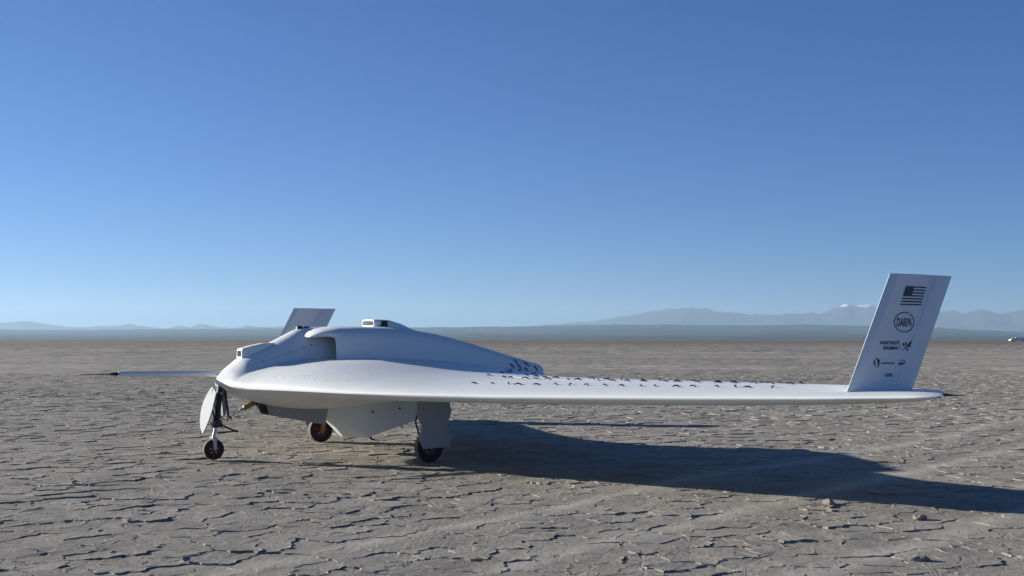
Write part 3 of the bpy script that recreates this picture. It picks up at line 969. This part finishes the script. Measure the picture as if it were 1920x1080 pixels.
# ---- panel joints: thin sealed gaps that follow the skin
def seam(name, pts, parent, rad=.0022):
    MB().tube(pts, rad, 5).build(name, M['seam'], parent, True)
def top_line(p, q, n=24, fn=upper):
    out = []
    for k in range(n):
        t = k / (n - 1); x = p[0] + (q[0] - p[0]) * t; y = p[1] + (q[1] - p[1]) * t
        out.append((x, y, float(fn(np.array([x]), np.array([y]))[0]) + .0002))
    return out
def side_line(xz, fn=upper):
    out = []
    for (x, z) in xz:
        yy = np.linspace(.02, .7, 400); hh = fn(np.full(400, x), yy); k = int(np.argmax(hh < z))
        out.append((x, float(yy[k]), float(hh[k])))
    return out
seam('panel_seam', side_line([(-.40 - .0325 * k, 1.045 + .0098 * k) for k in range(21)]), fus)
seam('panel_seam', top_line((-.44, .70), (-.98, 1.86)), fus)
yy_a, yy_b = 2.3, 5.7
seam('elevon_gap', [(float(LE(y) - .70 * (LE(y) - TE(y))), y, float(surf(np.array(LE(y) - .70 * (LE(y) - TE(y))), np.array(y), 1)) + .0002) for y in np.linspace(yy_a, yy_b, 40)], wings[1], .003)
seam('rudder_gap', [(-2.905 - (.5109) * k - .757 * .70, 6.19 + float(naca(.70)) * .5 * .066 + .0004, .90 + (1.81 - .90) * k) for k in np.linspace(.06, .99, 20)], fins[1], .0016)

# ---- yarn tufts on the port wing and cowl
def yarn_mesh(seed):
    rr = random.Random(seed); m = MB()
    L = rr.uniform(.030, .046); a = rr.uniform(-.5, .5); b = a + rr.choice((-1, 1)) * rr.uniform(.2, 1.2)
    hgt = rr.uniform(.007, .015)
    p0 = Vector((0, 0, .003)); p1 = p0 + Vector((math.cos(a) * L, math.sin(a) * L, hgt)); p2 = p1 + Vector((math.cos(b) * L * rr.uniform(.7, 1.2), math.sin(b) * L, -hgt * rr.uniform(.3, 1.0)))
    m.tube([p0, p0.lerp(p1, .5) + Vector((0, 0, .004)), p1, p1.lerp(p2, .6) + Vector((0, 0, .003)), p2], [.007, .0075, .0075, .006, .003], 6)
    m.box((-.004, 0, .0015), (.026, .020, .0025))
    o = m.build('tuft', M['yarn'], None, True)
    me = o.data; bpy.data.objects.remove(o); return me
YARN = [yarn_mesh(k) for k in range(9)]
rr = random.Random(11)
def tuft_at(x, y, parent, sc_=0.85):
    z = float(surf(np.array(x), np.array(y), 1)); e = .02
    gx = (float(surf(np.array(x + e), np.array(y), 1)) - z) / e; gy = (float(surf(np.array(x), np.array(y + e), 1)) - z) / e
    q = Vector((-gx, -gy, 1)).to_track_quat('Z', 'Y')
    q = q @ Matrix.Rotation(math.pi + rr.uniform(-.9, .9), 3, 'Z').to_quaternion()
    o = share('tuft', YARN[rr.randrange(9)], parent, (x, y, z + .001), q.to_euler(), (sc_,) * 3)
for ua, ub, ya, yb, n in ((.30, .46, 2.72, 5.42, 18), (.62, .88, 2.12, 5.2, 20), (.78, .96, 1.82, 5.2, 19)):
    for k in range(n):
        t = k / (n - 1)
        y = ya + (yb - ya) * t + rr.uniform(-.03, .03)
        u = ua + (ub - ua) * t ** .8 + rr.uniform(-.012, .012)
        x = float(LE(y) - u * (LE(y) - TE(y)))
        tuft_at(x, y, wings[1] if y > YJ else fus)
for (x, y) in [(-2.75, 1.55), (-2.95, 1.35), (-3.12, 1.50), (-3.2, 1.1), (-3.38, 1.15)]:
    tuft_at(x, y, fus)
m = MB(); m.tube([(0, 0, 0), (-.03, .004, -.03), (-.055, .006, -.07)], [.007, .007, .003], 6)
for i, (x, z) in enumerate([(-3.48, .985), (-3.57, 1.035), (-3.60, .975), (-3.71, 1.00), (-3.70, .935), (-3.86, .955)]):
    # find the cowl skin at this height
    th = min((abs(cowl_pt(x, t)[2] - z), t) for t in np.linspace(0.02, 1.5, 300))[1]
    yv = cowl_pt(x, th)[1]
    if i == 0:
        o = m.build('tuft', M['yarn'], cowl, True); tm = o.data
    else: o = share('tuft', tm, cowl)
    o.location = (x, yv + .008, z + .02); o.rotation_euler = (0, rr.uniform(-.3, .3), 0)

# ---- ventral fairing
pv_ = [(-1.13, .115, .62), (-1.13, -.115, .62), (-1.30, -.09, .40), (-1.30, .09, .40), (-1.50, -.05, .185), (-1.50, .05, .185),
       (-1.72, .24, .62), (-1.72, -.24, .62), (-1.74, .18, .172), (-1.74, -.18, .172), (-2.35, .24, .60), (-2.35, -.24, .60), (-2.35, .20, .345), (-2.35, -.20, .345), (-2.85, .14, .56), (-2.85, -.14, .56)]
bm = bmesh.new()
for p in pv_: bm.verts.new(p)
bmesh.ops.convex_hull(bm, input=bm.verts)
bmesh.ops.recalc_face_normals(bm, faces=bm.faces)
me = bpy.data.meshes.new('ventral_fairing'); bm.to_mesh(me); bm.free(); me.materials.append(M['white'])
pod = bpy.data.objects.new('ventral_fairing', me); COL.objects.link(pod); pod.parent = drone
b_ = pod.modifiers.new('bevel', 'BEVEL'); b_.width = .012; b_.segments = 2
m = MB(); m.tube([(-1.80, .12, .18), (-1.82, .12, .15), (-1.88, .125, .135)], [.012, .014, .004], 8); m.build('drain_mast', M['dark'], pod, True)
m = MB(); m.tube([(-2.16, .16, .30), (-2.20, .165, .275)], [.012, .008], 8); m.build('drain_mast', M['dark'], pod, True)
for (x, z) in ((-1.78, .47), (-2.12, .50)):
    m = MB(); m.tube([(x, .20, z), (x, .246, z)], .010, 8); m.build('fastener', M['dark'], pod)

# ---- landing gear
def wheel(parent, c, r, w, rimr):
    """tyre, rim and bolts about the axle (local y)"""
    m = MB(); hw = w / 2
    prof = [(rimr, -hw * .75), (rimr + .25 * (r - rimr), -hw), (rimr + .7 * (r - rimr), -hw * .96)]
    side2 = [(rimr + .7 * (r - rimr), hw * .96), (rimr + .25 * (r - rimr), hw), (rimr, hw * .75)]
    tr = [(r * .965, -hw * .74), (r * .992, -hw * .45), (r * .985, -hw * .42), (r, -hw * .3), (r, -hw * .05), (r * .985, 0), (r, hw * .05), (r, hw * .3), (r * .985, hw * .42), (r * .992, hw * .45), (r * .965, hw * .74)]
    m.lathe(prof + tr + side2, c, 48)
    t = m.build('tyre', M['rubber'], parent, True, 60)
    t.data.materials.append(M['tread'])
    for p in t.data.polygons:
        cc = p.center - Vector(c)
        if math.hypot(cc.x, cc.z) > r * .955: p.material_index = 1
    m = MB()
    m.lathe([(0.001, -hw * .35), (rimr * .55, -hw * .35), (rimr * .8, -hw * .55), (rimr * 1.03, -hw * .8), (rimr * 1.03, hw * .8), (rimr * .86, hw * .72), (rimr * .78, hw * .40), (rimr * .45, hw * .36), (rimr * .30, hw * .62), (0.001, hw * .66)], c, 36)
    rim = m.build('wheel_rim', M['rim'], parent, True, 30)
    bolt = None
    for k in range(5):
        a = 2 * math.pi * k / 5 + .3
        p = Vector(c) + Vector((rimr * .60 * math.cos(a), hw * .36, rimr * .60 * math.sin(a)))
        if bolt is None: bolt = MB().tube([(0, 0, 0), (0, .012, 0)], rimr * .13, 8).build('wheel_bolt', M['metal'], parent); bolt.location = p
        else: share('wheel_bolt', bolt.data, parent, p)

# nose leg
m = MB()
m.tube([(-.03, 0, .36), (-.055, 0, .56), (-.08, 0, .80)], [.030, .030, .034], 14)                      # outer cylinder
m.box((-.032, 0, .375), (.10, .11, .05)); m.box((-.035, .02, .42), (.07, .10, .03))
nose_leg = m.build('nose_gear_leg', M['darkmetal'], drone, True, 40)
m = MB(); m.tube([(0.0, 0, .245), (-.015, 0, .30), (-.03, 0, .38)], [.017, .017, .017], 12)
m.box((.0, 0, .24), (.05, .115, .024)); 
for s in (1, -1): m.prism([(-.022, .24), (.022, .24), (.014, .11), (-.014, .11)], (1, 0, 0), (0, 0, 1), (0, s * .052, 0), (0, 1, 0), .011)
m.tube([(0, -.07, .118), (0, .07, .118)], .012, 10)
m.build('fork', M['metal'], nose_leg, True, 40)
wheel(nose_leg, (0, 0, .114), .114, .072, .062)
m = MB()
m.tube([(-.03, .03, .40), (-.16, .03, .335), (-.25, .03, .30)], [.011, .010, .009], 8); m.tube([(-.25, .0, .30), (-.04, .0, .285)], .008, 8); m.tube([(-.25, -.02, .30), (-.25, .045, .30)], .014, 8)
m.build('torque_link', M['darkmetal'], nose_leg, True, 40)
m = MB()
m.tube([(-.10, .05, .78), (-.13, .05, .62), (-.15, .05, .47), (-.19, .05, .43)], [.012, .012, .012, .008], 8)
m.tube([(-.04, .06, .77), (-.02, .06, .60), (-.06, .07, .45), (-.12, .06, .43)], .007, 6)
m.tube([(.02, .04, .76), (.035, .045, .6), (.0, .05, .42)], .009, 6)
m.tube([(-.07, -.05, .78), (-.03, -.05, .6), (-.05, -.03, .44)], .008, 6)
m.build('hydraulic_lines', M['dark'], nose_leg, True, 40)
m = MB(); m.prism([(-.105, .74), (-.155, .74), (-.150, .56), (-.130, .47), (-.105, .47), (-.095, .60)], (1, 0, 0), (0, 0, 1), (0, -.02, 0), (0, 1, 0), .05)
m.build('leg_fairing', M['grey'], nose_leg, bevel=.006)
for p in ((-.065, .07, .715), (-.135, .05, .435)):
    m = MB(); m.tube([Vector(p) - Vector((0, .02, 0)), p, Vector(p) + Vector((0, .012, 0))], [.014, .016, .008], 10); m.build('pivot_bolt', M['metal'], nose_leg, True)
# drag actuator: gold cylinder and chromed rod
m = MB(); m.tube([(-.57, .0, .655), (-.545, 0, .645), (-.345, 0, .548), (-.335, 0, .543)], [.02, .028, .028, .018], 14)
act = m.build('drag_actuator', M['bronze'], drone, True, 40)
m = MB(); m.tube([(-.34, 0, .546), (-.30, 0, .527), (-.29, 0, .52), (-.14, 0, .425)], [.016, .016, .009, .009], 10); m.build('actuator_rod', M['metal'], act, True, 40)

def plate_door(name, poly, x_of, y_of, mat, parent, th=.012):
    """curved thin door panel: poly in (s, z), mapped by x_of(s,z), y_of(s,z)"""
    bm = bmesh.new()
    vs_ = [bm.verts.new((x_of(s, z), y_of(s, z), z)) for s, z in poly]
    bm.faces.new(vs_)
    bm.normal_update()
    me = bpy.data.meshes.new(name); bm.to_mesh(me); bm.free(); me.materials.append(mat)
    o = bpy.data.objects.new(name, me); COL.objects.link(o); o.parent = parent
    so = o.modifiers.new('thick', 'SOLIDIFY'); so.thickness = th; so.offset = 0
    be = o.modifiers.new('bevel', 'BEVEL'); be.width = .003; be.segments = 2; be.limit_method = 'ANGLE'
    return o
dpoly = [(.007, .789), (.190, .734), (.192, .645), (.190, .545), (.165, .445), (.130, .377), (.065, .281), (-.066, .352), (-.129, .422), (-.169, .512), (-.164, .604), (-.107, .698)]
plate_door('nose_gear_door', dpoly, lambda s, z: .13 - .24 * (z - .28) - 0 * s, lambda s, z: s - .02, M['door'], drone)
# open belly bay doors and the dark bay between them
for y_, mt in ((.13, 'grey'), (-.13, 'grey')):
    plate_door('bay_door', [(-.52, .66), (-1.28, .56), (-1.24, .338), (-.66, .455), (-.58, .475)], lambda s, z: s, lambda s, z: y_, M[mt], drone, .014)
m = MB(); m.prism([(-.46, .67), (-.62, .65), (-.62, .47), (-.49, .487)], (1, 0, 0), (0, 0, 1), (0, 0, 0), (0, 1, 0), .22)
m.build('bay_bulkhead', M['dark'], drone)

XM, YM = -1.851, 1.435
for s in (1, -1):
    m = MB()
    m.tube([(XM - .02, s * 1.34, .80), (XM - .01, s * 1.34, .50), (XM, s * 1.34, .33)], [.034, .032, .030], 14)
    m.prism([(.05, .36), (.05, .28), (-.035, .12), (-.035, .20)], (-1, 0, 0), (0, 0, 1), (XM, s * 1.34, 0), (0, 1, 0), .045)
    m.tube([(XM, s * 1.31, .155), (XM, s * 1.49, .155)], .016, 10)
    leg = m.build('main_gear_leg', M['bronze'], drone, True, 40)
    m = MB(); m.tube([(XM + .06, s * 1.33, .56), (XM + .10, s * 1.33, .42), (XM + .06, s * 1.34, .28)], [.010, .010, .010], 8)
    m.tube([(XM - .08, s * 1.32, .78), (XM - .10, s * 1.33, .5), (XM - .05, s * 1.34, .3)], .012, 8)
    m.build('brake_line', M['dark'], leg, True)
    wheel(leg, (XM, s * YM, .157), .157, .105, .082)
    dp = [(-1.66, .70), (-2.06, .70), (-2.058, .60), (-2.072, .55), (-2.072, .52), (-2.045, .45), (-2.032, .40), (-2.032, .365), (-2.076, .283), (-2.050, .158), (-1.732, .150), (-1.686, .255), (-1.716, .36), (-1.712, .40), (-1.676, .47), (-1.658, .54), (-1.662, .60)]
    plate_door('main_gear_door', dp, lambda q, z: q, lambda q, z: s * (1.53 + .03 * max(0, .45 - z)), M['door'], leg, .012)

# ------------------------------------------------------------------ white vans far out on the lake bed
def van(name, loc, rotz, L, W, Hh, label):
    t = bpy.data.objects.new(name, None); COL.objects.link(t); t.location = loc; t.rotation_euler = (0, 0, rotz)
    tag(t, label, 'vehicle', 'white vehicles far out on the lake bed')
    m = MB()
    prof = [(-L / 2, .35), (L / 2, .35), (L / 2, 1.0), (L / 2 - .25, 1.15), (L / 2 - .95, 1.25), (L / 2 - 1.55, Hh - .05), (L / 2 - 1.9, Hh), (-L / 2 + .15, Hh), (-L / 2, Hh - .2)]
    m.prism(prof, (1, 0, 0), (0, 0, 1), (0, 0, 0), (0, 1, 0), W)
    m.build('body', M['carwhite'], t, bevel=.06)
    for s in (1, -1):
        m = MB(); m.prism([(L / 2 - 1.1, 1.28), (L / 2 - 1.65, Hh - .22), (L / 2 - 2.4, Hh - .22), (L / 2 - 2.4, 1.28)], (1, 0, 0), (0, 0, 1), (0, s * W / 2, 0), (0, 1, 0), .03)
        m.build('window', M['glass'], t)
        for x in (-L / 2 + .9, L / 2 - .95):
            m = MB(); m.lathe([(.001, -.11), (.2, -.11), (.36, -.11), (.36, .11), (.2, .11), (.001, .11)], (x, s * (W / 2 - .1), .36), 20); m.build('wheel', M['rubber'], t, True, 40)
    m = MB(); m.prism([(-W / 2 + .15, 1.30), (W / 2 - .15, 1.30), (W / 2 - .25, Hh - .15), (-W / 2 + .25, Hh - .15)], (0, 1, 0), (-.6 / (Hh - 1.3) * .9, 0, 1), (L / 2 - .98 + .6 / (Hh - 1.3) * .9 * 1.30 + .02, 0, 0), (1, 0, .5), .02)
    m.build('windscreen', M['glass'], t)
D = 760
van('parked_van', ((1898 - 960) / FPX * D, D, BASE_Z), R(200), 4.2, 1.9, 2.0, 'small white vehicle on the far right horizon, left of the longer one')
van('parked_van', ((1916 - 960) / FPX * D, D + 5, BASE_Z), R(185), 7.6, 2.2, 2.5, 'long white vehicle cut by the right picture edge on the horizon')
